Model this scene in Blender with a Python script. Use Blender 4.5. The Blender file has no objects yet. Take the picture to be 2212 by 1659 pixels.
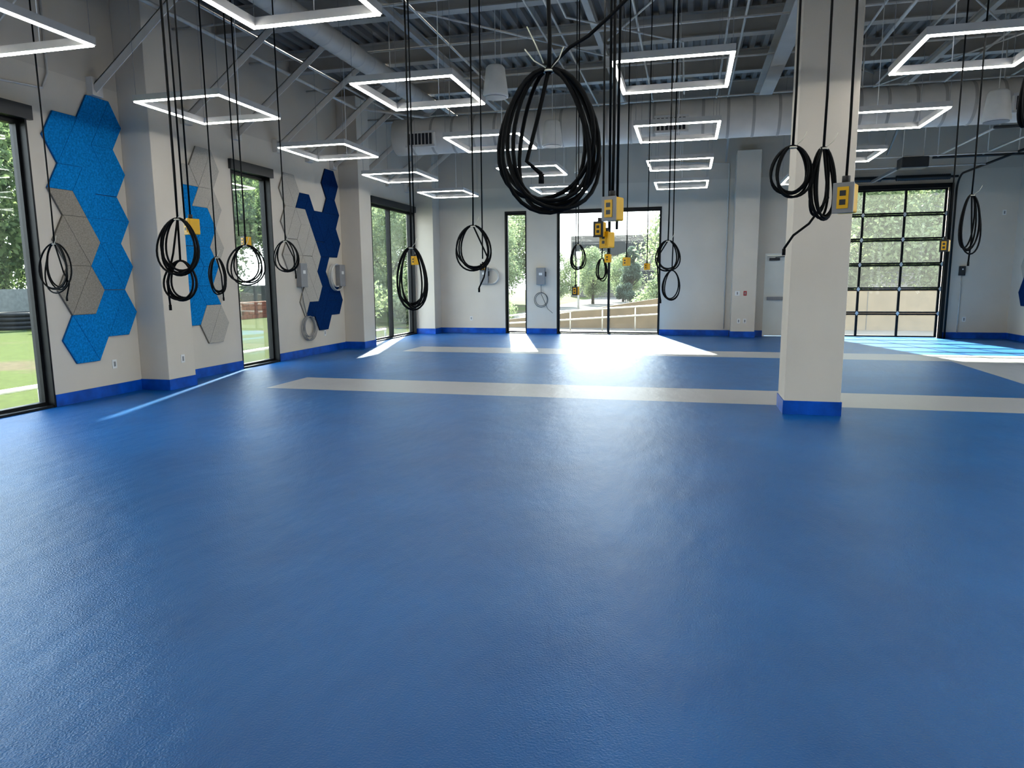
import bpy, math, random
from mathutils import Vector, Matrix
random.seed(7)
scn=bpy.context.scene
COL=bpy.context.collection
scn.view_settings.view_transform='Standard'
try: scn.view_settings.look='Medium High Contrast'
except Exception: pass
scn.view_settings.exposure=0.0

# ------------------------------------------------------------------ materials
def _mat(name):
    m=bpy.data.materials.new(name);m.use_nodes=True
    nt=m.node_tree;b=nt.nodes['Principled BSDF'];return m,nt,b
def mat(name,col,rough=.6,metal=0.,var=.08,scale=8.,bump=0.,bscale=60.,spec=.5):
    m,nt,b=_mat(name);N=nt.nodes;L=nt.links
    tc=N.new('ShaderNodeTexCoord')
    no=N.new('ShaderNodeTexNoise');no.inputs['Scale'].default_value=scale;no.inputs['Detail'].default_value=4
    L.new(tc.outputs['Object'],no.inputs['Vector'])
    cr=N.new('ShaderNodeValToRGB')
    cr.color_ramp.elements[0].position=.3;cr.color_ramp.elements[1].position=.7
    cr.color_ramp.elements[0].color=tuple(max(0,c*(1-var)) for c in col)+(1,)
    cr.color_ramp.elements[1].color=tuple(min(1,c*(1+var)) for c in col)+(1,)
    L.new(no.outputs['Fac'],cr.inputs['Fac']);L.new(cr.outputs['Color'],b.inputs['Base Color'])
    b.inputs['Roughness'].default_value=rough;b.inputs['Metallic'].default_value=metal
    b.inputs['Specular IOR Level'].default_value=spec
    if bump>0:
        n2=N.new('ShaderNodeTexNoise');n2.inputs['Scale'].default_value=bscale
        L.new(tc.outputs['Object'],n2.inputs['Vector'])
        bp=N.new('ShaderNodeBump');bp.inputs['Strength'].default_value=bump;bp.inputs['Distance'].default_value=.01
        L.new(n2.outputs['Fac'],bp.inputs['Height']);L.new(bp.outputs['Normal'],b.inputs['Normal'])
    return m
def emit(name,col,s):
    m,nt,b=_mat(name)
    b.inputs['Base Color'].default_value=(*col,1);b.inputs['Emission Color'].default_value=(*col,1)
    b.inputs['Emission Strength'].default_value=s
    return m

M={}
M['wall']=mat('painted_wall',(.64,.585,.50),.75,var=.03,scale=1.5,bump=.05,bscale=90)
M['wallshade']=mat('upper_wall_shade',(.57,.52,.445),.8,var=.03,scale=1.5)  # same wall in a darker colour, standing in for shade above the lamps
M['deck']=mat('painted_deck',(.28,.26,.235),.7,var=.08,scale=2)
M['beam']=mat('painted_steel',(.46,.44,.40),.5,var=.06,scale=3)
M['pipe']=mat('conduit_metal',(.64,.62,.58),.4,metal=.1,var=.06)
M['duct']=mat('duct_metal',(.66,.63,.58),.5,metal=.0,var=.06,scale=3)
M['black']=mat('black_frame',(.010,.011,.012),.45,var=.2,spec=.3)
M['rubber']=mat('black_rubber',(.005,.006,.007),.6,var=.2,scale=30,spec=.2)
M['yellow']=mat('yellow_plastic',(.80,.45,.01),.4,var=.06)
M['dark']=mat('dark_plastic',(.03,.033,.036),.4,var=.1)
M['grey']=mat('grey_enamel',(.28,.28,.28),.4,var=.05)
M['fence']=mat('fence_mesh_fabric',(.085,.09,.085),.8,var=.2)
M['white']=mat('white_plastic',(.75,.75,.73),.4,var=.03)
M['rail']=mat('galvanised_rail',(.38,.38,.37),.5,var=.05)
M['red']=mat('red_plastic',(.4,.03,.03),.4)
M['housing']=mat('white_aluminium',(.58,.57,.55),.4,var=.03)
M['led']=emit('led_diffuser',(1.0,.97,.92),24)
M['speaker']=mat('speaker_shell',(.80,.79,.75),.5,var=.03)
M['bbase']=mat('blue_cove_base',(.001,.085,.42),.35,var=.3,scale=5)
M['hblue']=mat('felt_blue',(.008,.23,.54),.95,var=.26,scale=40,bump=.3,bscale=120,spec=.1)
M['hgrey']=mat('felt_grey',(.47,.44,.385),.95,var=.14,scale=60,bump=.3,bscale=120,spec=.1)
M['hdark']=mat('felt_taupe',(.32,.29,.245),.95,var=.20,scale=60,bump=.3,bscale=120,spec=.1)
M['hnavy']=mat('felt_navy',(.003,.034,.125),.95,var=.25,scale=45,bump=.3,bscale=120,spec=.1)
M['gv_hblue']=mat('felt_seam_blue',(.004,.12,.32),.95,var=.1)
M['gv_hgrey']=mat('felt_seam_grey',(.29,.27,.235),.95,var=.1)
M['gv_hdark']=mat('felt_seam_taupe',(.18,.165,.14),.95,var=.1)
M['gv_hnavy']=mat('felt_seam_navy',(.001,.013,.05),.95,var=.1)
M['groove']=mat('dark_slot',(.03,.03,.035),.9,var=.1)
M['seam']=mat('duct_seam',(.42,.40,.37),.5,var=.05)
M['door']=mat('door_paint',(.72,.72,.66),.5,var=.03,scale=2)
M['conc']=mat('tan_concrete',(.105,.080,.052),.85,var=.14,scale=2.5,bump=.2,bscale=15)
M['pave']=mat('pavement',(.085,.076,.065),.9,var=.15,scale=1.2,spec=.1)
M['bark']=mat('bark',(.03,.022,.015),.9,var=.3,scale=10)
M['bldg']=mat('building_stone',(.085,.075,.064),.8,var=.08,scale=.5)
M['bglass']=mat('building_glass',(.010,.013,.016),.4,var=.2,scale=.6,spec=.2)
M['brick']=mat('red_brick',(.16,.045,.02),.9,var=.3,scale=6)
M['zip']=mat('white_nylon',(.75,.72,.6),.4)

def leafmat(name,c1,c2,t=.6):
    m,nt,b=_mat(name);N=nt.nodes;L=nt.links
    ge=N.new('ShaderNodeNewGeometry')
    cr=N.new('ShaderNodeValToRGB');cr.color_ramp.elements[0].color=(*c1,1);cr.color_ramp.elements[1].color=(*c2,1)
    L.new(ge.outputs['Random Per Island'],cr.inputs['Fac'])
    L.new(cr.outputs['Color'],b.inputs['Base Color']);b.inputs['Roughness'].default_value=.6;b.inputs['Specular IOR Level'].default_value=.25
    tr=N.new('ShaderNodeBsdfTranslucent');L.new(cr.outputs['Color'],tr.inputs['Color'])
    mx=N.new('ShaderNodeMixShader');mx.inputs[0].default_value=t
    L.new(b.outputs[0],mx.inputs[1]);L.new(tr.outputs[0],mx.inputs[2])
    L.new(mx.outputs[0],N['Material Output'].inputs['Surface'])
    return m
M['leafA']=leafmat('leaves_green',(.065,.105,.045),(.16,.21,.09))
M['leafB']=leafmat('leaves_hazed',(.12,.165,.08),(.26,.31,.17))  # lighter, greyer leaf colour stands in for bright outdoor haze
M['leafC']=leafmat('leaves_pine',(.06,.09,.065),(.12,.16,.12))

def grassmat():
    m,nt,b=_mat('lawn');N=nt.nodes;L=nt.links
    tc=N.new('ShaderNodeTexCoord')
    no=N.new('ShaderNodeTexNoise');no.inputs['Scale'].default_value=.3;no.inputs['Detail'].default_value=6
    L.new(tc.outputs['Object'],no.inputs['Vector'])
    cr=N.new('ShaderNodeValToRGB');e=cr.color_ramp.elements
    e[0].position=.54;e[0].color=(.055,.075,.016,1);e[1].position=.64;e[1].color=(.085,.068,.038,1)
    L.new(no.outputs['Fac'],cr.inputs['Fac'])
    n2=N.new('ShaderNodeTexNoise');n2.inputs['Scale'].default_value=12;n2.inputs['Detail'].default_value=6
    L.new(tc.outputs['Object'],n2.inputs['Vector'])
    mx=N.new('ShaderNodeMix');mx.data_type='RGBA';mx.blend_type='MULTIPLY';mx.inputs[0].default_value=.7
    L.new(cr.outputs['Color'],mx.inputs[6]);L.new(n2.outputs['Fac'],mx.inputs[7])
    L.new(mx.outputs[2],b.inputs['Base Color']);b.inputs['Roughness'].default_value=.95;b.inputs['Specular IOR Level'].default_value=.05
    return m
M['lawn']=grassmat()

def glassmat(name,haze):
    m,nt,b=_mat(name);N=nt.nodes;L=nt.links
    tr=N.new('ShaderNodeBsdfTransparent');tr.inputs['Color'].default_value=(.93,.97,.96,1)
    gl=N.new('ShaderNodeBsdfGlossy');gl.inputs['Roughness'].default_value=.02
    lw=N.new('ShaderNodeLayerWeight');lw.inputs['Blend'].default_value=.25
    mu=N.new('ShaderNodeMath');mu.operation='MULTIPLY';mu.inputs[1].default_value=.5
    L.new(lw.outputs['Fresnel'],mu.inputs[0])
    mx=N.new('ShaderNodeMixShader');L.new(mu.outputs[0],mx.inputs[0])
    L.new(tr.outputs[0],mx.inputs[1]);L.new(gl.outputs[0],mx.inputs[2])
    tl=N.new('ShaderNodeBsdfTranslucent');tl.inputs['Color'].default_value=(.9,.95,.95,1)
    m2=N.new('ShaderNodeMixShader');m2.inputs[0].default_value=haze
    L.new(mx.outputs[0],m2.inputs[1]);L.new(tl.outputs[0],m2.inputs[2])
    L.new(m2.outputs[0],N['Material Output'].inputs['Surface'])
    return m
M['glass']=glassmat('clear_glass',.004);M['glassh']=glassmat('hazed_glass',.014)  # overhead door glass has haze mixed in to brighten the view through it

def floormat():
    m,nt,b=_mat('epoxy_floor');N=nt.nodes;L=nt.links
    tc=N.new('ShaderNodeTexCoord');sp=N.new('ShaderNodeSeparateXYZ')
    L.new(tc.outputs['Object'],sp.inputs[0])
    def band(sock,a,c):
        g=N.new('ShaderNodeMath');g.operation='GREATER_THAN';g.inputs[1].default_value=a;L.new(sock,g.inputs[0])
        l=N.new('ShaderNodeMath');l.operation='LESS_THAN';l.inputs[1].default_value=c;L.new(sock,l.inputs[0])
        q=N.new('ShaderNodeMath');q.operation='MULTIPLY';L.new(g.outputs[0],q.inputs[0]);L.new(l.outputs[0],q.inputs[1]);return q.outputs[0]
    def op(o,a,c):
        q=N.new('ShaderNodeMath');q.operation=o;L.new(a,q.inputs[0]);L.new(c,q.inputs[1]);return q.outputs[0]
    X=sp.outputs[0];Y=sp.outputs[1]
    s1=op('MULTIPLY',band(Y,9.27,10.45),band(X,-6.22,20))
    s2=op('MULTIPLY',band(Y,14.85,16.05),band(X,-6.35,20))
    s3=op('MULTIPLY',band(X,4.92,6.15),band(Y,9.27,16.05))
    st=op('MAXIMUM',op('MAXIMUM',s1,s2),s3)
    n1=N.new('ShaderNodeTexNoise');n1.inputs['Scale'].default_value=.8;n1.inputs['Detail'].default_value=5
    L.new(tc.outputs['Object'],n1.inputs['Vector'])
    cb=N.new('ShaderNodeValToRGB');e=cb.color_ramp.elements
    e[0].position=.3;e[0].color=(.0,.095,.285,1);e[1].position=.72;e[1].color=(.0,.138,.395,1)
    L.new(n1.outputs['Fac'],cb.inputs['Fac'])
    mx=N.new('ShaderNodeMix');mx.data_type='RGBA';L.new(st,mx.inputs[0])
    L.new(cb.outputs['Color'],mx.inputs[6]);mx.inputs[7].default_value=(.42,.42,.42,1)
    L.new(mx.outputs[2],b.inputs['Base Color'])
    n2=N.new('ShaderNodeTexNoise');n2.inputs['Scale'].default_value=110;n2.inputs['Detail'].default_value=1.5
    L.new(tc.outputs['Object'],n2.inputs['Vector'])
    mp=N.new('ShaderNodeMapping');mp.inputs['Scale'].default_value=(1.0,.45,1);mp.inputs['Rotation'].default_value=(0,0,.5)
    L.new(tc.outputs['Object'],mp.inputs[0])
    n4=N.new('ShaderNodeTexNoise');n4.inputs['Scale'].default_value=5;n4.inputs['Detail'].default_value=3;L.new(mp.outputs[0],n4.inputs['Vector'])
    b0=N.new('ShaderNodeBump');b0.inputs['Strength'].default_value=.22;b0.inputs['Distance'].default_value=.05
    L.new(n4.outputs['Fac'],b0.inputs['Height'])
    bp=N.new('ShaderNodeBump');bp.inputs['Strength'].default_value=.42;bp.inputs['Distance'].default_value=.007
    L.new(n2.outputs['Fac'],bp.inputs['Height']);L.new(b0.outputs['Normal'],bp.inputs['Normal']);L.new(bp.outputs['Normal'],b.inputs['Normal'])
    b.inputs['Roughness'].default_value=.35;b.inputs['IOR'].default_value=1.62
    return m
M['floor']=floormat()

# ------------------------------------------------------------------ mesh builder
class MB:
    def __init__(s): s.v=[];s.f=[];s.m=[];s.mats=[];s.sm=[]
    def mi(s,k):
        if k not in s.mats: s.mats.append(k)
        return s.mats.index(k)
    def face(s,idx,k,smooth=False): s.f.append(idx);s.m.append(s.mi(k));s.sm.append(smooth)
    def box(s,x0,x1,y0,y1,z0,z1,k,rot=None,loc=None):
        b=len(s.v)
        for z in (z0,z1):
            for x,y in ((x0,y0),(x1,y0),(x1,y1),(x0,y1)):
                p=Vector((x,y,z))
                if rot is not None: p=rot@p
                if loc is not None: p=p+Vector(loc)
                s.v.append(p)
        for q in ((0,3,2,1),(4,5,6,7),(0,1,5,4),(1,2,6,5),(2,3,7,6),(3,0,4,7)): s.face([b+i for i in q],k)
        return s
    def tube(s,pts,r,k,seg=8,cap=True,radii=None,k2=None):
        pts=[Vector(p) for p in pts];n=len(pts);b=len(s.v)
        up=None
        for i,p in enumerate(pts):
            t=(pts[min(i+1,n-1)]-pts[max(i-1,0)])
            if t.length<1e-9: t=Vector((0,0,1))
            t.normalize()
            if up is None:
                a=Vector((1,0,0)) if abs(t.x)<.8 else Vector((0,1,0))
                up=(a-t*a.dot(t)).normalized()
            else:
                up=(up-t*up.dot(t))
                if up.length<1e-6: up=t.orthogonal()
                up.normalize()
            w=t.cross(up);rr=radii[i] if radii else r
            for j in range(seg):
                a=2*math.pi*j/seg
                s.v.append(p+(up*math.cos(a)+w*math.sin(a))*rr)
        for i in range(n-1):
            kk=k2 if (k2 and i%3!=0) else k
            for j in range(seg):
                a=b+i*seg+j;c=b+i*seg+(j+1)%seg
                s.face([a,c,c+seg,a+seg],kk,True)
        if cap:
            s.face([b+j for j in range(seg)][::-1],k);s.face([b+(n-1)*seg+j for j in range(seg)],k)
        return s
    def prism(s,poly,axis_fn,d0,d1,k,kside=None):
        b=len(s.v);n=len(poly)
        for d in (d0,d1):
            for p in poly: s.v.append(Vector(axis_fn(p[0],p[1],d)))
        s.face([b+i for i in range(n)][::-1],k);s.face([b+n+i for i in range(n)],k)
        for i in range(n):
            j=(i+1)%n;s.face([b+i,b+j,b+n+j,b+n+i],kside or k)
        return s
    def mesh(s,name):
        me=bpy.data.meshes.new(name);me.from_pydata([tuple(v) for v in s.v],[],s.f)
        for k in s.mats: me.materials.append(M[k])
        me.polygons.foreach_set('material_index',s.m);me.polygons.foreach_set('use_smooth',s.sm)
        me.update();return me

def meta(o,label=None,cat=None,group=None,kind=None):
    if label: o['label']=label
    if cat: o['category']=cat
    if group: o['group']=group
    if kind: o['kind']=kind
def obj(name,mb,loc=(0,0,0),label=None,cat=None,group=None,kind=None,parent=None,bevel=0,rotz=0):
    me=mb if isinstance(mb,bpy.types.Mesh) else mb.mesh(name)
    o=bpy.data.objects.new(name,me);COL.objects.link(o);o.location=loc;o.rotation_euler[2]=rotz
    if parent: o.parent=parent
    meta(o,label,cat,group,kind)
    if bevel>0:
        md=o.modifiers.new('bevel','BEVEL');md.width=bevel;md.segments=2;md.limit_method='ANGLE'
    return o
def empty(name,loc,label,cat,group=None,rotz=0,kind=None):
    o=bpy.data.objects.new(name,None);COL.objects.link(o);o.location=loc;o.rotation_euler[2]=rotz;o.empty_display_size=.1
    meta(o,label,cat,group,kind);return o

H=6.2   # deck height
ZS=4.3  # wall colour is darkened for shade above this height
# ------------------------------------------------------------------ room shell
mb=MB().box(-8.24,8.3,-5,20.8,-.06,0,'floor')
obj('floor',mb,label='glossy textured blue epoxy floor with off-white stripes',cat='floor',kind='structure')

mb=MB();x=-8.3;prof=[]
while x<8.3:
    prof+=[(x,H),(x+.09,H),(x+.12,H+.08),(x+.21,H+.08)];x+=.24
prof.append((8.3,H))
for (px,pz) in prof:
    mb.v.append(Vector((px,-5,pz)));mb.v.append(Vector((px,20.8,pz)))
for i in range(len(prof)-1):
    mb.face([2*i,2*i+1,2*i+3,2*i+2],'deck')
mb.box(-8.3,8.3,-5,20.8,H+.1,H+.25,'deck')
obj('ceiling',mb,label='dark grey corrugated metal roof deck',cat='ceiling',kind='structure')

def wall_x(name,x0,x1,openings,ymin,ymax,label):
    mb=MB();y=ymin
    for (a,c,t) in openings:
        mb.box(x0,x1,y,a,0,ZS,'wall');mb.box(x0,x1,a,c,t,ZS,'wall');y=c
    mb.box(x0,x1,y,ymax,0,ZS,'wall');mb.box(x0,x1,ymin,ymax,ZS,H+.1,'wallshade')
    return obj(name,mb,label=label,cat='wall',kind='structure')
wl=[(-2.2,.8,3.66),(4.2,7.24,3.66),(11.23,12.45,3.66),(16.95,19.85,3.66)]
wall_x('wall_left',-8.24,-8,wl,-5,20.8,'off-white painted wall with tall window openings')
wall_x('wall_right',8,8.3,[(-1,2,3.66),(5,8,3.66),(12,13.5,3.66)],-5,20.8,'off-white painted wall')
mb=MB()
fo=[(-5.36,-4.70,3.62),(-3.78,-.78,3.62),(2.03,2.95,2.27),(3.42,6.45,3.88)];x=-8
for (a,c,t) in fo:
    mb.box(x,a,20.5,20.8,0,ZS,'wall');mb.box(a,c,20.5,20.8,t,ZS,'wall');x=c
mb.box(x,8,20.5,20.8,0,ZS,'wall');mb.box(-8,8,20.5,20.8,ZS,H+.1,'wallshade')
obj('wall_far',mb,label='off-white painted wall with glazing and rolling door',cat='wall',kind='structure')
mb=MB().box(-8,8,-5.3,-5,0,H+.1,'wall')
obj('wall_back',mb,label='plain off-white painted wall',cat='wall',kind='structure')

def column(x0,x1,y0,y1,label,z1=H-.4):
    mb=MB().box(x0,x1,y0,y1,0,z1,'wall')
    o=obj('column',mb,label=label,cat='column',kind='structure',bevel=.008)
    b2=MB().box(x0-.012,x1+.012,y0-.012,y1+.012,0.001,.165,'bbase')
    obj('column_base',b2,label='blue epoxy cove base',parent=o)
    return o
column(1.14,1.76,8.66,9.22,'freestanding square white column with blue base',z1=5.38)
column(-8,-7.5,8.74,9.32,'boxed wall pilaster, off-white with blue base')
column(-8,-7.5,15.28,15.9,'boxed wall pilaster, off-white with blue base')
column(-8,-7.42,19.92,20.5,'boxed corner pilaster, off-white with blue base')
column(1.16,1.78,19.95,20.5,'boxed wall pilaster beside the exit door',z1=4.95)

mb=MB()
for a,c in ((-5,-2.2),(.8,4.2),(7.24,8.72),(9.335,11.23),(12.45,15.265),(15.915,16.95),(19.85,19.9)):
    mb.box(-8,-7.985,a,c,0.001,.16,'bbase')
obj('baseboard_left',mb,label='blue epoxy cove base',cat='baseboard',kind='structure')
mb=MB()
for a,c in ((-7.4,-5.36),(-4.7,-3.78),(-.78,1.14),(1.795,2.03),(2.95,3.42),(6.45,8)):
    mb.box(a,c,20.485,20.5,0.001,.16,'bbase')
obj('baseboard_far',mb,label='blue epoxy cove base',cat='baseboard',kind='structure')
mb=MB().box(7.985,8,13.5,20.48,0.001,.16,'bbase')
obj('baseboard_right',mb,label='blue epoxy cove base',cat='baseboard',kind='structure')

# ------------------------------------------------------------------ windows
wn=[0]
def window(axis,a,c,top,face,outward,mull=(),shade=False,label='black-framed floor-length window'):
    wn[0]+=1
    def bx(mb,s0,s1,d0,d1,z0,z1,k):
        e0,e1=sorted((face+outward*d0,face+outward*d1))
        if axis=='y': mb.box(e0,e1,s0,s1,z0,z1,k)
        else: mb.box(s0,s1,e0,e1,z0,z1,k)
    f=MB()
    bx(f,a,a+.025,-.008,.21,0,top,'black');bx(f,c-.025,c,-.008,.21,0,top,'black')
    bx(f,a+.025,c-.025,-.008,.21,top-.05,top,'black');bx(f,a+.025,c-.025,0,.21,0.002,.03,'black')
    bx(f,a+.025,a+.06,.1,.2,.03,top-.05,'black');bx(f,c-.06,c-.025,.1,.2,.03,top-.05,'black')
    bx(f,a+.06,c-.06,.1,.2,.03,.07,'black');bx(f,a+.06,c-.06,.1,.2,top-.1,top-.05,'black')
    o=obj('window_%d'%wn[0],f,label=label,cat='window',kind='structure')
    g=MB();bx(g,a+.055,c-.055,.15,.156,.06,top-.09,'glass')
    obj('glass_pane',g,parent=o,label='clear glass')
    for m in mull:
        q=MB();bx(q,m-.03,m+.03,.08,.2,.07,top-.1,'black');obj('mullion',q,parent=o)
    if shade:
        q=MB();bx(q,a-.05,c+.05,-.06,.0,top-.05,top+.12,'dark')
        obj('roller_shade_cassette',q,parent=o,label='dark roller shade cassette')
    return o
window('y',-2.2,.8,3.66,-8,-1,(-.7,),True)
window('y',4.2,7.24,3.66,-8,-1,(5.7,),True)
window('y',11.23,12.45,3.66,-8,-1,(),True,'tall narrow black-framed window with shade cassette')
window('y',16.95,19.85,3.66,-8,-1,(18.3,),True,'two-pane black-framed window near the corner')
window('x',-5.36,-4.70,3.62,20.5,1,(),False,'tall narrow black-framed window')
window('x',-3.78,-.78,3.62,20.5,1,(-2.26,),False,'wide two-pane black-framed window')
window('y',-1,2,3.66,8,1,(.5,));window('y',5,8,3.66,8,1,(6.5,));window('y',12,13.5,3.66,8,1)  # right-wall windows are out of view, put in to admit light

# exit door
mb=MB();mb.box(2.03,2.08,20.49,20.79,0,2.27,'door');mb.box(2.90,2.95,20.49,20.79,0,2.27,'door');mb.box(2.08,2.90,20.49,20.79,2.22,2.27,'door')
door=obj('door_1',mb,label='pale painted exit door with push bar',cat='door',kind='structure')
obj('door_leaf',MB().box(2.085,2.895,20.60,20.645,.01,2.215,'door'),parent=door,bevel=.004)
pb=MB().box(2.13,2.85,20.545,20.585,1.0,1.09,'grey');pb.box(2.15,2.2,20.58,20.6,1.0,1.09,'grey');pb.box(2.78,2.83,20.58,20.6,1.0,1.09,'grey')
obj('push_bar',pb,parent=door,label='metal push bar',bevel=.005)
cl=MB().box(2.15,2.42,20.53,20.6,2.08,2.15,'dark').tube([(2.3,20.55,2.16),(2.6,20.5,2.19),(2.75,20.58,2.2)],.01,'dark')
obj('door_closer',cl,parent=door,label='door closer arm')

# glazed sectional door
gx0,gx1=3.42,6.45
mb=MB();mb.box(gx0-.05,gx0+.03,20.42,20.56,0,3.95,'black');mb.box(gx1-.03,gx1+.05,20.42,20.56,0,3.95,'black');mb.box(gx0-.05,gx1+.05,20.42,20.56,3.86,3.97,'black')
gd=obj('door_2',mb,label='glazed black aluminium sectional overhead door',cat='door',kind='structure')
cols=[gx0+.04,gx0+1.02,gx0+2.02,gx1-.04];rows=[i*.645 for i in range(7)]
for i in range(6):
    z0,z1=rows[i]+.01,rows[i+1]-.004
    q=MB()
    q.box(cols[0],cols[3],20.57,20.615,z0,z0+.038,'black');q.box(cols[0],cols[3],20.57,20.615,z1-.038,z1,'black')
    for cx in cols: 
        a=min(max(cx-.03,cols[0]),cols[3]-.06);q.box(a,a+.06,20.568,20.617,z0,z1,'black')
    s=obj('door_section',q,parent=gd)
    obj('glass_pane',MB().box(cols[0]+.02,cols[3]-.02,20.59,20.596,z0+.03,z1-.03,'glassh'),parent=s,label='clear glass with added haze')
for z in rows[1:6]:
    for cx in cols:
        q=MB();q.prism([(-.045,0),(0,-.065),(.045,0),(0,.065)],lambda a,b_,d,cx=cx,z=z:(cx+a,d,z+b_),20.555,20.567,'white')
        obj('hinge_plate',q,parent=gd,label='pale metal hinge plate')
for tx in (gx0-.09,gx1+.09):
    pts=[(tx,20.38,.0),(tx,20.38,3.75)]
    for i in range(1,9):
        a=math.pi/2*i/8;pts.append((tx,20.38-.4*(1-math.cos(a)),3.75+.4*math.sin(a)))
    pts.append((tx,16.6,4.15))
    obj('door_track',MB().tube(pts,.026,'black',6),parent=gd,label='dark curved door track')
q=MB().tube([(gx0-.1,20.36,4.12),(gx1+.1,20.36,4.12)],.03,'dark',10)
for sx,n_ in ((gx0+.1,1.25),(gx0+1.7,1.25)):
    k_=60;q.tube([(sx+n_*i/k_,20.36,4.12) for i in range(k_+1)],.06,'dark',12,radii=[.075 if i%2 else .06 for i in range(k_+1)])
obj('torsion_spring',q,parent=gd,label='dark torsion springs on a shaft')
for ty in (17.0,18.6):
    obj('track_hanger',MB().tube([(gx0-.09,ty,4.15),(gx0-.09,ty,H)],.012,'pipe',6),parent=gd)
    obj('track_hanger',MB().tube([(gx1+.09,ty,4.15),(gx1+.09,ty,H)],.012,'pipe',6),parent=gd)
    obj('track_brace',MB().tube([(gx0-.09,ty,4.15),(gx1+.09,ty,4.15)],.02,'pipe',6),parent=gd)
e=empty('garage_door_opener',(4.55,16.9,4.0),'dark overhead door motor unit on a hanging rail','door opener')
obj('motor_housing',MB().box(-.26,.26,-.2,.2,-.12,.10,'dark'),parent=e,bevel=.02)
obj('drive_rail',MB().box(-.03,.03,.2,3.4,.02,.08,'grey'),parent=e)
q=MB()
for sx in (-.2,.2): q.tube([(sx,0,.10),(sx,0,H-4.0)],.012,'pipe',6)
obj('hanger_strap',q,parent=e)
q=MB()
for y in (14.9,18.2): q.tube([(5.3,y,4.28),(7.98,y,4.28)],.03,'dark',6)
for x_ in (5.4,6.3,7.2,7.9): q.tube([(x_,14.9,4.31),(x_,18.2,4.31)],.022,'pipe',6)
for x_ in (5.4,7.2):
    for y in (14.9,18.2): q.tube([(x_,y,4.28),(x_,y,H-.01)],.012,'pipe',6)
obj('overhead_door_track',q,label='horizontal metal door tracks hung from the ceiling',cat='door track')

# ------------------------------------------------------------------ roof steel
def ibeam(name,p0,p1,w,h,k,label,cat='beam',group=None):
    mb=MB();p0=Vector(p0);p1=Vector(p1);d=(p1-p0);Ln=d.length
    ang=math.atan2(d.y,d.x);R_=Matrix.Rotation(ang,3,'Z')
    mb.box(0,Ln,-w/2,w/2,-.02,0,k,R_,p0);mb.box(0,Ln,-w/2,w/2,-h,-h+.02,k,R_,p0);mb.box(0,Ln,-.01,.01,-h+.02,-.02,k,R_,p0)
    return obj(name,mb,label=label,cat=cat,group=group,kind='structure')
for i,y in enumerate([1.0,3.6,6.2,8.6,11.1,13.4,15.7,18.0]):
    ibeam('roof_beam',(-8,y,H),(8,y,H),.20,.42,'beam','grey painted steel roof beam',group='roof beams')
ibeam('roof_girder',(1.45,-5,5.78),(1.45,20.5,5.78),.26,.4,'beam','grey painted steel girder over the columns')
for X in (-4.6,-1.6,4.4): ibeam('roof_purlin',(X,-5,5.78),(X,20.5,5.78),.10,.13,'beam','slender grey steel purlin',group='roof purlins')
def brace(y,x1=-5.9,z0=4.25,z1=5.78):
    mb=MB();p0=Vector((-7.93,y,z0));p1=Vector((x1,y,z1))
    d=(p1-p0);Ln=d.length;R_=d.to_track_quat('X','Z').to_matrix()
    mb.box(0,Ln,-.06,.06,-.006,.006,'duct',R_,p0);mb.box(0,Ln,-.06,-.048,-.11,.006,'duct',R_,p0)
    mb.box(-8,-7.9,y-.09,y+.09,z0-.12,z0+.12,'duct')
    obj('diagonal_brace',mb,label='grey steel diagonal kicker brace from wall to roof',cat='brace',group='diagonal roof braces')
for y in (6.6,8.3,10.1,11.4,12.7,13.9,14.95,16.4,18.0,19.3): brace(y)
mb=MB();mb.tube([(-5.9,2,5.75),(-5.9,20.49,5.75)],.05,'duct',8)
obj('brace_rail',mb,label='horizontal grey steel pipe rail at brace heads',cat='pipe')
def strut(p0,p1,w=.05):
    mb=MB();p0=Vector(p0);p1=Vector(p1);d=(p1-p0);R_=d.to_track_quat('X','Z').to_matrix()
    mb.box(0,d.length,-w/2,w/2,-.006,.006,'beam',R_,p0);mb.box(0,d.length,-w/2,-w/2+.01,-w,.006,'beam',R_,p0)
    obj('roof_strut',mb,label='slender grey steel angle strut under the roof',cat='brace',group='roof struts')
for X in (-3.2,-.3,3.0,5.9):
    for a,c in ((8.6,11.1),(15.7,18.0)):
        strut((X,a,5.80),(X+.9,c,6.17))
for X in (-2.6,.9,4.9):
    strut((X,20.45,4.75),(X,18.6,5.8));

def conduit(pts,r=.016,label='thin metal electrical conduit run',k='pipe'):
    obj('conduit_pipe',MB().tube(pts,r,k,6),label=label,cat='pipe',group='ceiling conduits')
for X,z in ((-6.6,5.35),(-4.1,5.6),(-2.2,5.7),(-.9,5.6),(.5,5.65),(.75,5.65),(2.7,5.6),(3.8,5.7),(4.9,5.5),(6.2,5.6)):
    conduit([(X,2,z),(X,20.49,z)],.02)
for Y,z,a,c in ((6.8,5.5,-8,8),(9.4,5.7,-8,8),(10.0,5.55,-8,4),(12.0,5.6,-8,8),(14.0,5.6,-8,8),(16.4,5.5,-8,8)):
    conduit([(a,Y,z),(c,Y,z)],.018)
conduit([(-3.9,7,5.55),(-2.4,9.5,5.55),(-2.4,14,5.55)]);conduit([(-5,9.4,5.6),(-1.5,13.4,5.6)]);conduit([(.2,9.2,5.5),(-1.4,12.2,5.5)])
conduit([(2.2,9.4,5.55),(4.8,13.4,5.55)]);conduit([(6.6,11,5.5),(3.6,16.5,5.5)]);conduit([(3.0,10.2,5.45),(3.0,14,5.45)],.03)
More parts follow.
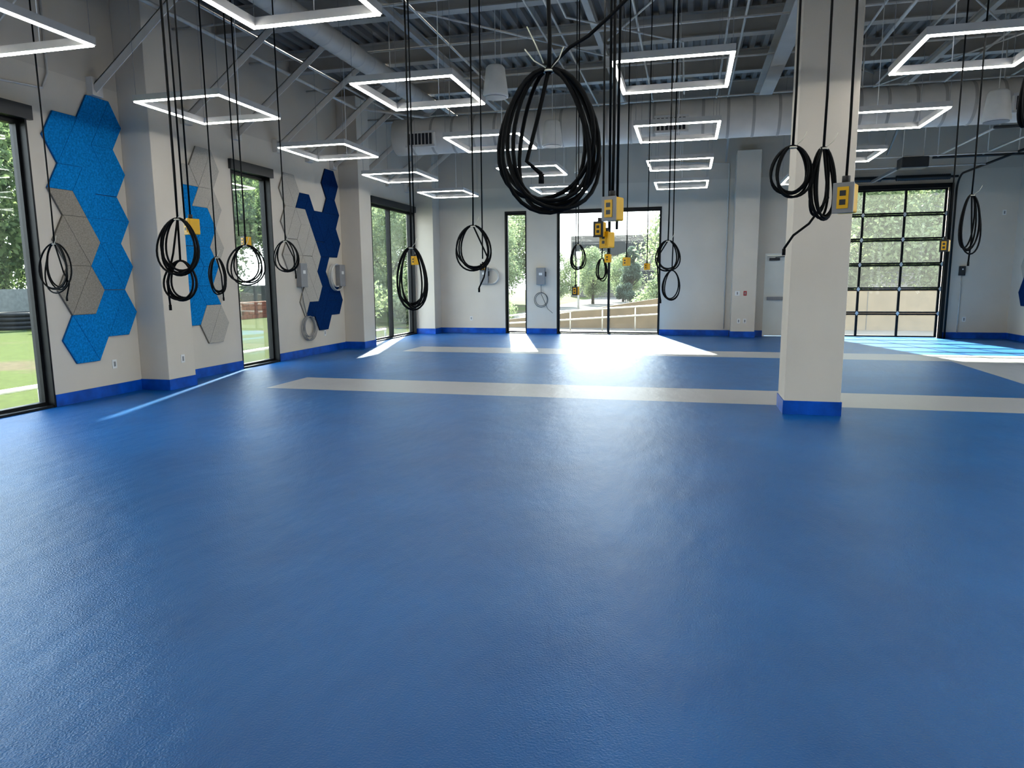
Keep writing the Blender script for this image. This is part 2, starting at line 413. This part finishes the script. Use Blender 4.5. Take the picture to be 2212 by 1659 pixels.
conduit([(-1.9,8,5.5),(-1.9,11,5.5),(-.2,12.6,5.5),(-.2,16,5.5)]);conduit([(-6.9,6,5.2),(-6.9,14,5.2),(-5.6,15.4,5.2)],.03);conduit([(5.3,8.8,5.4),(7.9,12.5,5.4)],.02)
conduit([(-7.98,5.6,3.95),(-7.98,6.9,4.0),(-7.98,7.5,4.05),(-7.98,7.6,4.25),(-7.98,7.6,6.1)],.014,'metal conduit on the wall')
conduit([(1.0,20.48,0.2),(1.0,20.48,4.7),(-.4,20.48,4.8)],.014,'metal conduit on the wall')

def ribbed(p0,p1,r,k,step=.12,seg=28,k2=None):
    p0=Vector(p0);p1=Vector(p1);n=int((p1-p0).length/step);pts=[];rad=[]
    for i in range(n):
        a=p0.lerp(p1,i/n);b_=p0.lerp(p1,(i+.88)/n);c=p0.lerp(p1,(i+.94)/n)
        pts+=[a,b_,c];rad+=[r,r,r*1.03]
    pts.append(p1);rad.append(r)
    return MB().tube(pts,r,k,seg,True,rad,k2)
d1=obj('air_duct',ribbed((-6.2,14.6,4.66),(8.0,14.6,4.66),.37,'duct',.45,28,'seam'),label='large round spiral metal air duct',cat='duct')
for X in (-5.5,-.4,5.6):
    q=MB();q.box(X-.3,X+.3,14.12,14.3,4.38,4.66,'duct')
    for i in range(7): q.box(X-.27+i*.08,X-.22+i*.08,14.105,14.12,4.41,4.63,'groove')
    q.box(X-.32,X+.32,14.11,14.13,4.36,4.40,'housing');q.box(X-.32,X+.32,14.11,14.13,4.64,4.68,'housing')
    obj('air_grille',q,parent=d1,label='pale louvred supply grille')
for X in (-5,-1.5,3,6.5):
    obj('duct_hanger',MB().tube([(X,14.6,5.0),(X,14.6,H)],.012,'pipe',6),parent=d1)
d2=obj('air_duct',ribbed((-5.2,1.5,5.12),(-5.2,13.9,5.12),.16,'beam',.35,24,'seam'),label='slim round spiral metal air duct along the wall side',cat='duct')
for Y in (4,8,12): obj('duct_hanger',MB().tube([(-5.2,Y,5.27),(-5.2,Y,H)],.012,'pipe',6),parent=d2)

# ------------------------------------------------------------------ pendant frame lights
W,D_=1.2,1.28
def ring(mb,w,d,t,z0,z1,k):
    mb.box(-w/2,w/2,-d/2,-d/2+t,z0,z1,k);mb.box(-w/2,w/2,d/2-t,d/2,z0,z1,k)
    mb.box(-w/2,-w/2+t,-d/2+t,d/2-t,z0,z1,k);mb.box(w/2-t,w/2,-d/2+t,d/2-t,z0,z1,k)
hm=MB();ring(hm,W,D_,.048,0,.07,'housing');hme=hm.mesh('light_housing')
lm=MB();ring(lm,W-.022,D_-.022,.025,-.015,0,'led');lme=lm.mesh('light_diffuser')
wires=[]
for sx in (-1,1):
    for sy in (-1,1):
        x=sx*(W/2-.03);y=sy*(D_/2-.03)
        wires.append(MB().tube([(x,y,.07),(x,y,H-3.76)],.0025,'grey',4).mesh('suspension_cable'))
cm=MB().tube([(0,D_/2-.03,.07),(0,D_/2-.03,H-3.76)],.005,'white',5).mesh('power_cord')
XS=[-5.93,-3.09,-.22,2.62];YS=[-1.1,1.94,4.99,8.01,11.06,14.09,17.1]  # rows over and behind the camera are unseen, added to light the floor
for X in XS+[5.45]:
    for Y in YS:
        if X>5 and Y>12: continue
        e=empty('pendant_light',(X,Y,3.76),'square frame pendant light with glowing white underside','light',group='square frame pendant lights')
        obj('light_housing',hme,parent=e);obj('light_diffuser',lme,parent=e,label='glowing white diffuser strip')
        for w_ in wires: obj('suspension_cable',w_,parent=e)
        obj('power_cord',cm,parent=e)

# ------------------------------------------------------------------ pendant speakers
def speaker(x,y,z):
    e=empty('pendant_speaker',(x,y,z),'white tapered cylindrical pendant speaker','speaker',group='pendant speakers')
    q=MB();prof=[(.20,-.24),(.205,-.21),(.15,.2),(.12,.235),(.03,.245)]
    q.tube([(0,0,p[1]) for p in prof],.1,'speaker',28,True,[p[0] for p in prof]);obj('speaker_body',q,parent=e)
    obj('speaker_grille',MB().tube([(0,0,-.25),(0,0,-.238)],.18,'grey',24),parent=e)
    obj('suspension_cable',MB().tube([(0,0,.24),(0,0,H-z)],.006,'pipe',6),parent=e)
for p in ((-3.06,11.2,4.72),(-2.65,13.85,4.42),(-2.75,18.5,4.58),(4.67,13.06,4.27)): speaker(*p)

# ------------------------------------------------------------------ hanging cords
def coil_pts(top,w,h,turns,yaw,spread,rnd):
    """continuous cord wound in hanging loops that all gather at the tied knot"""
    pts=[];SEG=32;hs=[];ws=[];ys=[];lean=[];ph=rnd.random()
    for k in range(turns+1):
        hs.append(h*(.80+.20*((k*.382+ph)%1)));ws.append(w*(.60+.40*((k*.618+ph)%1)))
        ys.append(yaw+spread*(2*((k*.43+ph)%1)-1));lean.append(.14*w*(2*((k*.71+ph)%1)-1))
    hs[1]=h;ws[1]=w;lean[1]=0;ws[0]=w*.85
    for i in range(SEG*turns+1):
        t=i/SEG;k=min(int(t),turns-1);fr=t-k;s=fr*fr*(3-2*fr)
        L_=lambda A:A[k]*(1-s)+A[k+1]*s
        hh=L_(hs);ww=L_(ws);ya=L_(ys);le=L_(lean);a=2*math.pi*fr
        c=(1-math.cos(a))/2
        r=ww/2*math.sin(a)*(1.0-.16*math.cos(a))+le*c
        dep=(k-turns/2)*.016+.02*math.sin(3.1*t)
        pts.append((top[0]+r*math.cos(ya)-dep*math.sin(ya)*c,top[1]+r*math.sin(ya)+dep*c,top[2]-hh*c))
    return pts
dr=random.Random(21)
def power_drop(x,y,z,h,w,turns,yaw=0.,spread=.3,r=.0075,label='black power cord hanging from ceiling, end coiled and tied',
               tail=None,boxes=(),extra=(),ties=True,sag=None):
    e=empty('hanging_power_cord',(x,y,z),label,'cord',group='hanging power cords')
    if sag: pts=sag
    else: pts=[(0,0,0),(.004,0,.3),(0,.004,1.2),(0,0,H-z-.02)]
    obj('drop_cord',MB().tube(pts,r,'rubber',8),parent=e)
    if turns:
        pts=coil_pts((0,0,0),w,h,turns,yaw,spread,dr)
        if tail:
            tl=[Vector(t) for t in tail];pts=pts+[tuple(p) for p in tl]
        obj('coiled_cord',MB().tube(pts,r,'rubber',8),parent=e,label='loops of coiled black cord')
        if tail:
            p=Vector(tail[-1]);q=MB().tube([p,p-Vector((0,0,.04))],r*1.35,'rubber',8);obj('cord_end',q,parent=e)
    if ties:
        q=MB().tube([(.022*math.cos(a*math.pi/6),.022*math.sin(a*math.pi/6),-.01) for a in range(13)],.005,'zip',5)
        q.tube([(0.015,-.015,.0),(.05,-.03,.03),(.07,-.035,.075)],.0025,'zip',4)
        obj('cable_tie',q,parent=e,label='pale nylon cable tie')
    for t in extra: obj('drop_cord',MB().tube(t,r*.85,'rubber',8),parent=e)
    for bx in boxes: outlet(e,*bx)
    return e
def outlet(e,dx,dy,dz,s=1.,yaw=.3,face='grey'):
    o=obj('outlet_box',MB().box(-.042*s,.042*s,-.03*s,.06*s,-.065*s,.065*s,'yellow'),loc=(dx,dy,dz),parent=e,bevel=.008*s,rotz=-yaw,label='yellow pendant outlet box')
    p=MB().box(-.045*s,.045*s,-.042*s,-.03*s,-.068*s,.068*s,face)
    obj('cover_plate',p,parent=o,bevel=.003)
    q=MB().box(-.024*s,.024*s,-.047*s,-.042*s,-.048*s,.048*s,'yellow')
    for zz in (.02,-.02):
        q.box(-.013*s,.013*s,-.0485*s,-.047*s,(zz-.012)*s,(zz+.012)*s,'dark')
    obj('receptacle',q,parent=o)
    g=MB().tube([(0,0,.065*s),(0,0,.1*s)],.018*s,'dark',10);obj('cord_grip',g,parent=o,label='black cord grip')

power_drop(-6.43,6.0,2.02,.52,.38,5,.1,.3,tail=[(.08,0,-.30),(.14,0,-.42),(.11,-.02,-.56)])
power_drop(-3.58,4.38,2.06,.42,.30,5,.15,.3,tail=[(-.06,0,-.25),(-.13,0,-.45),(-.12,0,-.62)],
    boxes=[(-.09,.25,-.04,.9,.5,'yellow')],extra=[[(-.09,.25,.05),(-.09,.25,1.5),(-.1,.25,4.1)],[(-.02,.1,.0),(-.03,.1,1.5),(-.03,.1,4.1)]])
power_drop(-3.60,4.4,1.76,.30,.24,4,.2,.4,ties=False,label='lower loops of black cord hanging under a coil')
power_drop(-5.28,7.05,1.89,.45,.19,4,.9,.4,tail=[(.05,0,-.2),(.06,0,-.46)])
power_drop(-4.34,6.26,1.97,.40,.42,4,.1,.10,boxes=[(-.08,.12,.04,.8,.4,'dark')],extra=[[(-.08,.12,.1),(-.08,.12,4.2)],[(-.14,.1,.1),(-.16,.1,4.2)]])
power_drop(-4.8,7.73,2.1,.385,.34,4,.1,.2,tail=[(.1,0,-.2),(.12,0,-.42)])
power_drop(-2.33,5.71,1.89,.55,.27,6,.2,.4,boxes=[(-.17,.5,-.1,.6,.3,'yellow')],extra=[[(-.17,.5,0),(-.17,.5,4.2)]])
power_drop(-1.97,6.36,2.11,.44,.33,4,.1,.10,tail=[(.14,0,-.3),(.1,0,-.48),(.05,0,-.58)],boxes=[(0,.3,-.38,.5,0,'dark')],extra=[[(0,.3,-.3),(0,.3,4.0)]])
sag=[(0,0,0),(.0,.02,.12),(-.01,.0,.5),(0,0,1.5),(0,0,3.6)]
e=power_drop(-.61,3.11,2.50,.64,.44,7,.1,.6,r=.0092,sag=sag,tail=[(-.05,0,-.2),(-.10,0,-.38),(-.03,-.02,-.44)],
   extra=[[(.0,0,-.02),(.03,0,.03),(.09,0,.08),(.17,0,.12),(.26,.0,.19),(.34,0,.26),(.395,0,.33),(.43,0,.44),(.445,0,.6),(.45,0,.9),(.45,0,3.6)]],label='large bundle of thick black cord coiled and zip-tied')
q=MB().tube([(-.02,-.02,.02),(-.05,-.03,.09),(-.09,-.03,.17)],.003,'zip',5).tube([(-.01,-.02,.0),(-.06,-.03,.03),(-.1,-.03,.08)],.003,'zip',5)
obj('cable_tie',q,parent=e,label='pale nylon cable tie')
power_drop(-1.63,10.6,2.13,.41,.24,4,.3,.5,boxes=[(-.05,.1,-.70,1.0,.2,'dark')],extra=[[(-.05,.1,-.6),(-.05,.1,3.9)]])
power_drop(-.67,5.62,1.94,0,0,0,boxes=[(-.02,-.03,.05,.9,.2,'dark'),(.03,.02,-.03,.95,.5,'yellow')],extra=[[(.05,.02,.05),(.05,.02,4.1)]],ties=False,label='black cords carrying two yellow outlet boxes')
power_drop(-1.22,10.2,1.9,.33,.16,4,.3,.5)
power_drop(-.48,4.53,2.12,0,0,0,boxes=[(0,0,-.08,1.12,.42,'grey')],ties=False,r=.010,extra=[[(.02,.1,-.2),(.03,.1,4.0)],[(-.04,.2,-.1),(-.05,.2,4.0)]],label='black cords carrying a yellow outlet box')
power_drop(-1.02,9.17,1.92,0,0,0,boxes=[(0,0,-.05,.8,.2,'yellow')],ties=False,label='black cord carrying a yellow outlet box')
power_drop(-.87,10.2,1.9,0,0,0,boxes=[(0,0,-.05,.9,.5,'yellow'),(.28,.2,-.12,.7,.5,'yellow')],extra=[[(.28,.2,-.05),(.28,.2,4.0)]],ties=False,label='black cord carrying small yellow outlet boxes')
power_drop(-.24,8.35,2.04,.37,.28,4,.1,.2,tail=[(-.12,0,-.2),(-.1,0,-.5),(-.07,0,-.68)])
power_drop(-.21,9.34,1.71,.40,.22,3,.1,.3,ties=False,label='lower loops of black cord hanging under a coil')
power_drop(.59,4.65,2.39,.31,.24,5,.1,.25,r=.0075)
power_drop(.77,4.69,2.38,.44,.16,6,.5,.5,r=.0078,tail=[(.04,0,-.3),(-.06,0,-.45),(-.15,-.02,-.52),(-.2,-.02,-.6)])
power_drop(.86,4.45,2.14,0,0,0,boxes=[(0,0,-.09,1.25,.42,'grey')],ties=False,label='black cord carrying a yellow outlet box beside the column')
power_drop(2.55,7.54,2.36,.55,.21,5,.3,.4,tail=[(.03,0,-.4),(.02,0,-.62)])
power_drop(2.53,7.99,1.97,0,0,0,boxes=[(-.03,0,-.06,.9,.5,'dark')],ties=False,label='black cord carrying a yellow outlet box')
power_drop(1.52,3.84,2.6,.34,.12,5,.3,.5,r=.0105)

# ------------------------------------------------------------------ acoustic hexagon tiles
S=.378
def hextile(Y,Z,cols,side=-1,split=0):
    """split 0/1: three rhombi ; 2/3/4: two half-hexagons cut along a diagonal"""
    mb=MB();xf=-8 if side<0 else 8;x0=0.002;x1=.028
    fn=lambda a,b_,d:(xf+(-side)*d,Y+a,Z+b_)
    vs=[(S*math.cos(math.pi/3*i),S*math.sin(math.pi/3*i)) for i in range(6)]
    polys=[]
    if split<2:
        for j in range(3):
            o=split%2;polys.append([(0,0)]+[vs[(2*j+q+o)%6] for q in range(3)])
    else:
        o=split-2;polys=[[vs[(o+q)%6] for q in range(4)],[vs[(o+3+q)%6] for q in range(4)]]
    for j,poly in enumerate(polys):
        cx=sum(p[0] for p in poly)/4;cy=sum(p[1] for p in poly)/4
        sh=lambda k:[(cx+(p[0]-cx)*k,cy+(p[1]-cy)*k) for p in poly]
        a=sh(.985);b2=sh(.975);k=cols[j]
        mb.prism(sh(1.0),fn,x0,.024,'gv_'+k)
        base=len(mb.v)
        for p in a: mb.v.append(Vector(fn(p[0],p[1],.024)))
        for p in a: mb.v.append(Vector(fn(p[0],p[1],x1)))
        for p in b2: mb.v.append(Vector(fn(p[0],p[1],x1+.002)))
        for i in range(4):
            n=(i+1)%4
            mb.face([base+i,base+n,base+4+n,base+4+i],k);mb.face([base+4+i,base+4+n,base+8+n,base+8+i],k)
        mb.face([base+8+i for i in range(4)],k)
    names={'hblue':'bright blue','hgrey':'light grey','hdark':'taupe grey','hnavy':'navy blue'}
    u=[];[u.append(names[c]) for c in cols[:len(polys)] if names[c] not in u]
    obj('acoustic_wall_tile',mb,label='hexagonal felt acoustic wall tile in '+' and '.join(u),cat='acoustic panel',group='hexagonal acoustic wall tiles')
B_,G,T,N_='hblue','hgrey','hdark','hnavy'
Lc=[3.475,2.82,2.165,1.51,.855];Rc=[3.80,3.15,2.49,1.84,1.18]
for z,c,s in zip(Lc,[(B_,B_,B_),(B_,T,B_),(T,T,T),(T,T,T),(B_,B_,B_)],(3,1,4,3,4)): hextile(7.80,z,c,split=s)
for z,c,s in zip(Rc,[(B_,)*3]*5,(3,4,2,4,3)): hextile(8.36,z,c,split=s)
for z,c,s in zip([3.51,2.855,2.2,1.545,.89],[(G,G,G),(G,B_,G),(B_,B_,G),(B_,B_,G),(G,G,G)],(3,1,1,1,3)): hextile(10.5,z,c,split=s)
for z,c,s in zip([3.18,2.53,1.87,1.22],[(G,B_,B_),(B_,)*3,(B_,)*3,(B_,)*3],(0,4,2,3)): hextile(9.93,z,c,split=s)
for y,z,c,s in [(13.1,3.46,(G,G,G),4),(13.1,2.81,(G,G,G),3),(13.1,2.15,(G,G,G),2),
    (13.67,3.13,(N_,G,N_),1),(13.67,2.48,(G,G,G),3),(13.67,1.82,(G,G,G),4),(13.67,1.17,(G,G,N_),0),
    (14.24,2.81,(N_,N_,N_),4),(14.24,2.15,(N_,G,N_),0),(14.24,1.50,(N_,G,N_),0),(14.24,.85,(N_,N_,N_),3),
    (14.8,3.78,(N_,)*3,3),(14.8,3.13,(N_,)*3,2),(14.8,2.48,(N_,)*3,4),(14.8,1.17,(N_,)*3,2)]: hextile(y,z,c,split=s)
for y,z,c,s in [(19.6,2.5,(G,G,G),2),(19.6,1.85,(G,N_,G),1),(19.6,1.2,(N_,N_,G),4),(19.03,2.2,(G,G,G),3),(19.03,1.5,(B_,B_,B_),4)]: hextile(y,z,c,side=1,split=s)

# ------------------------------------------------------------------ wall devices
def plate(x,y,z,ax,k='white',label='white wall outlet plate',w=.08,h=.125,name='wall_outlet',cat='outlet'):
    mb=MB()
    if ax=='l':
        mb.box(x,x+.01,y-w/2,y+w/2,z-h/2,z+h/2,k);q=MB().box(x+.01,x+.013,y-.017,y+.017,z-.035,z+.035,'grey')
    else:
        mb.box(x-w/2,x+w/2,y-.01,y,z-h/2,z+h/2,k);q=MB().box(x-.017,x+.017,y-.013,y-.01,z-.035,z+.035,'grey')
    o=obj(name,mb,label=label,cat=cat,bevel=.002);obj('receptacle',q,parent=o)
plate(-7.999,8.25,.45,'l');plate(-7.499,9.05,.45,'l');plate(-7.999,14.3,.45,'l');plate(-7.999,16.3,1.2,'l',label='white wall switch plate',name='wall_switch',cat='switch')
plate(-6.45,20.499,.45,'f');plate(1.30,19.949,1.2,'f',label='white double switch plate beside the exit',w=.12,name='wall_switch',cat='switch')
plate(1.5,19.949,1.2,'f',k='red',label='dark red fire alarm pull station',name='fire_alarm_pull',cat='alarm')
plate(1.36,19.949,.45,'f');plate(1.52,19.949,.45,'f');plate(7.0,20.499,.5,'f');plate(7.7,20.499,3.2,'f',label='small white sensor plate high on wall')

def disconnect(x,y,z,ax,label):
    rz=0 if ax=='f' else math.pi/2
    e=empty('disconnect_switch',(x,y,z),label,'electrical box',rotz=rz)
    obj('enclosure',MB().box(-.13,.13,-.12,-.001,-.26,.24,'grey'),parent=e,bevel=.01)
    obj('switch_handle',MB().box(.13,.16,-.1,-.04,-.02,.12,'dark'),parent=e)
    obj('label_sticker',MB().box(-.05,.05,-.123,-.12,.02,.09,'white'),parent=e)
    return e
disconnect(-7.999,13.35,1.75,'l','grey metal disconnect switch box with cord below')
disconnect(-6.0,20.499,1.75,'f','grey metal disconnect box with a coiled cord')
disconnect(-4.25,20.499,1.72,'f','grey metal disconnect box with a dangling cord')
disconnect(-7.999,15.05,1.75,'l','pale metal box with coiled flexible conduit')
def wallcoil(x,z,r0,n,label,k='grey',tail=None,head=None,r=.011):
    pts=list(head or [])
    for i in range(n*24+1):
        a=2*math.pi*i/24;rr=r0*(1+.12*math.sin(i*.11))
        pts.append((x+rr*math.sin(a),20.48-.014*(i/24),z+rr*math.cos(a)*1.05))
    if tail: pts+=tail
    obj('coiled_cable',MB().tube(pts,r,k,6),label=label,cat='cable')
wallcoil(-5.78,1.72,.21,4,'grey flexible cable coiled against the wall','pipe')
wallcoil(-4.25,1.02,.19,2,'thin grey cable looped below a disconnect box','dark',[(-4.05,20.46,.75),(-3.9,20.46,.62)],[(-4.25,20.44,1.45)],r=.007)
def wallcoil_l(y,z,r0,n,k,label,ys=1.,head=None,r=.013):
    pts=list(head or [])
    for i in range(n*24+1):
        a=2*math.pi*i/24;rr=r0*(1+.16*math.sin(i*.13))
        pts.append((-7.98+.016*(i/24),y+ys*rr*math.sin(a),z+rr*math.cos(a)))
    obj('coiled_cable',MB().tube(pts,r,k,6),label=label,cat='cable')
wallcoil_l(13.55,.62,.24,5,'grey','grey cable coiled low on the wall',head=[(-7.96,13.35,1.5),(-7.95,13.38,1.2),(-7.96,13.5,.9)],r=.009)
wallcoil_l(14.85,1.72,.28,5,'pipe','grey flexible conduit coiled beside a box')
e=empty('door_control_station',(6.85,20.5,1.75),'black and grey door control box with conduit','control box')
obj('control_enclosure',MB().box(-.07,.07,-.08,-.001,-.12,.12,'dark'),parent=e,bevel=.008)
obj('push_button',MB().tube([(0,-.08,.04),(0,-.095,.04)],.018,'white',10),parent=e)
obj('control_conduit',MB().tube([(0,-.03,-.12),(0,-.03,-1.6)],.012,'pipe',6),parent=e)

# ------------------------------------------------------------------ exterior
mb=MB().box(-120,-8.6,-40,120,-.3,-.12,'lawn')
obj('grass_lawn',mb,label='patchy green lawn with bare soil',cat='lawn',kind='stuff')
mb=MB().box(-8.6,120,-40,120,-.3,-.121,'pave')
obj('pavement',mb,label='pale concrete paving outside the building',cat='pavement',kind='stuff')
prof=[(-9.0,-.1),(-6.4,.17),(-4.65,.36),(-.9,.95),(1.5,1.2),(16,1.2)]
mb=MB();poly=[(16,-.12),(-9,-.12)]+[(a,c) for a,c in prof]
mb.prism(poly[::-1],lambda a,b_,d:(a,d,b_),25.0,25.25,'conc')
for X in (-5.5,-2.7,.1,2.9,5.7,8.5,11.3):
    mb.box(X-.012,X+.012,24.99,25.0,-.1,1.15 if X>1 else .9 if X>-1 else .6 if X>-3 else .2,'groove')
obj('ramp_wall',mb,label='tan concrete retaining wall with sloping top',cat='wall')
mb=MB()
for dz in (.12,.42): mb.tube([(-8.5,23.7,-.12+dz*.6),(-5,23.7,.05+dz),(-.5,23.7,.35+dz),(1.5,23.7,.4+dz),(3,23.7,.4+dz)],.03,'rail',8)
for i in range(8):
    x=-5+i*1.1;mb.tube([(x,23.7,-.12),(x,23.7,.47+(min(x,0)+5)*.06)],.022,'rail',6)
obj('handrail',mb,label='pale painted pipe handrail along the ramp',cat='railing')
mb=MB();mb.tube([(-9.1,0,.13),(-9.1,20,.13)],.035,'white',8)
for i in range(14): mb.tube([(-9.1,.5+i*1.5,-.12),(-9.1,.5+i*1.5,.13)],.03,'white',6)
obj('handrail',mb,label='low white painted rail outside the windows',cat='railing')
mb=MB()
for i in range(34):
    y=6+i*2;mb.tube([(-27,y,-.12),(-27,y,1.6)],.04,'fence',6)
mb.box(-27.01,-26.99,6,72,0,1.4,'fence')
obj('site_fence',mb,label='grey construction mesh fence beyond the lawn',cat='fence')
mb=MB()
for k in range(4):
    mb.tube([(-24.5+.8*math.cos(a*math.pi/12),20.9+.8*math.sin(a*math.pi/12),.0+k*.16) for a in range(25)],.08,'rubber',8)
obj('pipe_coil',mb,label='stack of black corrugated drain pipe coils on grass',cat='pipe coil')
mb=MB()
for r_ in range(4):
    for c_ in range(12): mb.box(-20.6,-20.2,28.5+c_*.42+(r_%2)*.2,28.5+c_*.42+.4+(r_%2)*.2,-.12+r_*.2,-.12+r_*.2+.185,'brick')
obj('brick_stack',mb,label='low stack of red bricks on the lawn',cat='bricks')

def foliage(seed,R_,Hc,n,k,cz,ls=.22,cone=False,nb=30):
    rn=random.Random(seed);mb=MB()
    blobs=[]
    for i in range(nb):
        a=rn.uniform(0,2*math.pi);zz=rn.uniform(-1,1)
        rr=R_*math.sqrt(max(0,1-zz*zz))*rn.uniform(.35,.95)
        if cone: rr=R_*(1-(zz+1)/2)*rn.uniform(.3,.9)
        blobs.append((Vector((rr*math.cos(a),rr*math.sin(a),cz+zz*Hc*.8)),(R_*.36 if not cone else R_*.26)*rn.uniform(.7,1.25)))
    for i in range(n):
        c,r=rn.choice(blobs);d=Vector((rn.gauss(0,1),rn.gauss(0,1),rn.gauss(0,1))).normalized()
        p=c+d*r*rn.uniform(.5,1.12)
        u=Vector((rn.gauss(0,1),rn.gauss(0,1),rn.gauss(0,1))).normalized();w=d.cross(u)
        if w.length<.1: continue
        w.normalize();s=ls*rn.uniform(.6,1.3);b=len(mb.v)
        mb.v+=[p-u*s,p+w*s*.5,p+u*s,p-w*s*.5];mb.face([b,b+1,b+2,b+3],k)
    return mb.mesh('foliage')
def trunk(h,r,R_,seed):
    rn=random.Random(seed);mb=MB();mb.tube([(0,0,-.15),(.05,0,h*.4),(0,.08,h*.8),(.02,0,h*1.1)],r,'bark',9,True,[r*1.4,r,r*.8,r*.4])
    for i in range(7):
        a=rn.uniform(0,6.28);z=h*rn.uniform(.55,.95);mb.tube([(0,0,z),(R_*.4*math.cos(a),R_*.4*math.sin(a),z+R_*.35),(R_*.7*math.cos(a),R_*.7*math.sin(a),z+R_*.7)],r*.3,'bark',6,True,[r*.5,r*.3,r*.1])
    return mb.mesh('tree_trunk')
tv=[(trunk(3.2,.18,3,1),foliage(1,3.2,3.6,22000,'leafA',4.4,.11)),(trunk(3.0,.16,3,2),foliage(2,2.8,3.2,18000,'leafB',4.0,.095)),
    (trunk(3,.16,1.5,3),foliage(3,2.2,3.4,16000,'leafC',3.8,.12,True)),(trunk(.8,.05,.9,4),foliage(4,1.2,1.0,6000,'leafB',.9,.075)),]
tl=['broad leafy green tree','leafy tree with haze in its leaf colour','dark conical pine tree','low leafy green shrub']
def tree(i,x,y,s=1.,rz=0.):
    o=obj('tree' if i<3 else 'shrub',tv[i][0],loc=(x,y,-.1),label=tl[i]+' outside the windows',cat='tree' if i<3 else 'shrub',group='trees outside the windows' if i<3 else 'shrubs outside',rotz=rz)
    o.scale=(s,s,s)
    obj('foliage',tv[i][1],parent=o)
for t in [(1,-30,17,1.3,0),(0,-31,24,1.35,1),(1,-29,30,1.0,2),(0,-27,36,1.2,3),(0,-32,41,1.5,1.5),(1,-25,43,1.1,.5),(0,-21,48,1.3,4),(0,-28,52,1.6,2.2),(1,-19,38,.9,1),(0,-16,54,1.4,3),
          (1,-12.5,46,1.1,1),(1,-11.2,38,.85,2),(1,-15,34,.8,.3),(0,-37,11,1.4,2),(0,-37,31,1.5,0),(2,-34,20,1.2,1),
          (1,-8.4,45,.5,1),(2,-3.6,46,.55,0),(1,-6.6,50,.55,1.7),(1,-4.9,55,.5,.2),(1,.4,33.5,.95,1),(1,3.0,38,1.1,2),(1,6.0,31.5,1.0,0),(1,10.0,31,1.05,2),(1,13.9,35,1.2,1),(1,7.5,38,1.2,3),(0,18,39,1.3,1)]:
    tree(*t)
for x,y,s,r in [(-7.6,26.8,.7,0),(-8.9,29,.9,2),(-10.8,27,1.1,.6),(-12.6,24.2,1.1,1),(-13.9,27.4,1.2,3),(-20.8,26,1.3,1),(-21.9,22.9,1.2,2),(-15.5,31,1.3,2),(-25.5,13,1.2,2),(-25.8,17,1.3,.4),
                (-1.0,30,.9,3.1)]:
    tree(3,x,y,s,r)
mb=MB();mb.box(-11.5,3,70,84,-.1,5.9,'bldg');mb.box(-2.5,3,72,80,5.9,8.2,'bldg')
for z in (1.1,4.0): mb.box(-11.3,2.8,69.9,70,z,z+1.3,'bglass')
mb.box(-2.3,2.8,71.9,72,6.4,7.5,'bglass')
obj('office_building',mb,label='low modern office building with ribbon windows',cat='building')
mb=MB();mb.box(12,30,60,72,-.1,9,'bldg')
for z in (1.2,4.0,6.6):
    for i in range(8): mb.box(12.6+i*2.1,14.1+i*2.1,59.9,60,z,z+1.5,'bglass')
obj('office_building',mb,label='tan office building behind trees with grid windows',cat='building')
mb=MB().tube([(-5.2,34,-.1),(-5.2,34,2.6)],.05,'grey',8).tube([(-5.2,34,2.6),(-5.2,34,2.95)],.14,'white',10,True,[.09,.16])
obj('street_lamp',mb,label='grey post-top lamp beside the path',cat='street lamp')

# ------------------------------------------------------------------ light
w=bpy.data.worlds.new('sky');scn.world=w;w.use_nodes=True;nt=w.node_tree;N=nt.nodes;L=nt.links
bg=N['Background'];tc=N.new('ShaderNodeTexCoord');sp=N.new('ShaderNodeSeparateXYZ');L.new(tc.outputs['Generated'],sp.inputs[0])
cr=N.new('ShaderNodeValToRGB');e=cr.color_ramp.elements
e[0].position=0.0;e[0].color=(.97,.98,1,1);e[1].position=.8;e[1].color=(.45,.57,.78,1)
L.new(sp.outputs[2],cr.inputs[0]);L.new(cr.outputs[0],bg.inputs['Color']);bg.inputs['Strength'].default_value=8.5
sl=bpy.data.lights.new('sun','SUN');so=bpy.data.objects.new('sun',sl);COL.objects.link(so)
sl.energy=34;sl.angle=math.radians(1.2);sl.color=(1,.93,.80)
so.rotation_euler=Vector((.275,-1,-.655)).to_track_quat('-Z','Y').to_euler()

# ------------------------------------------------------------------ camera
psi=math.radians(14.17);th=math.radians(8.5);rho=math.radians(.45)
F=Vector((-math.sin(psi)*math.cos(th),math.cos(psi)*math.cos(th),-math.sin(th)))
R0=Vector((math.cos(psi),math.sin(psi),0));U0=R0.cross(F)
R=R0*math.cos(rho)-U0*math.sin(rho);U=U0*math.cos(rho)+R0*math.sin(rho)
cam=bpy.data.cameras.new('camera');co=bpy.data.objects.new('camera',cam);COL.objects.link(co)
cam.sensor_width=36;cam.lens=36*1500/2212;cam.clip_end=500
m=Matrix((R,U,-F)).transposed().to_4x4();m.translation=Vector((0,0,1.6));co.matrix_world=m
scn.camera=co
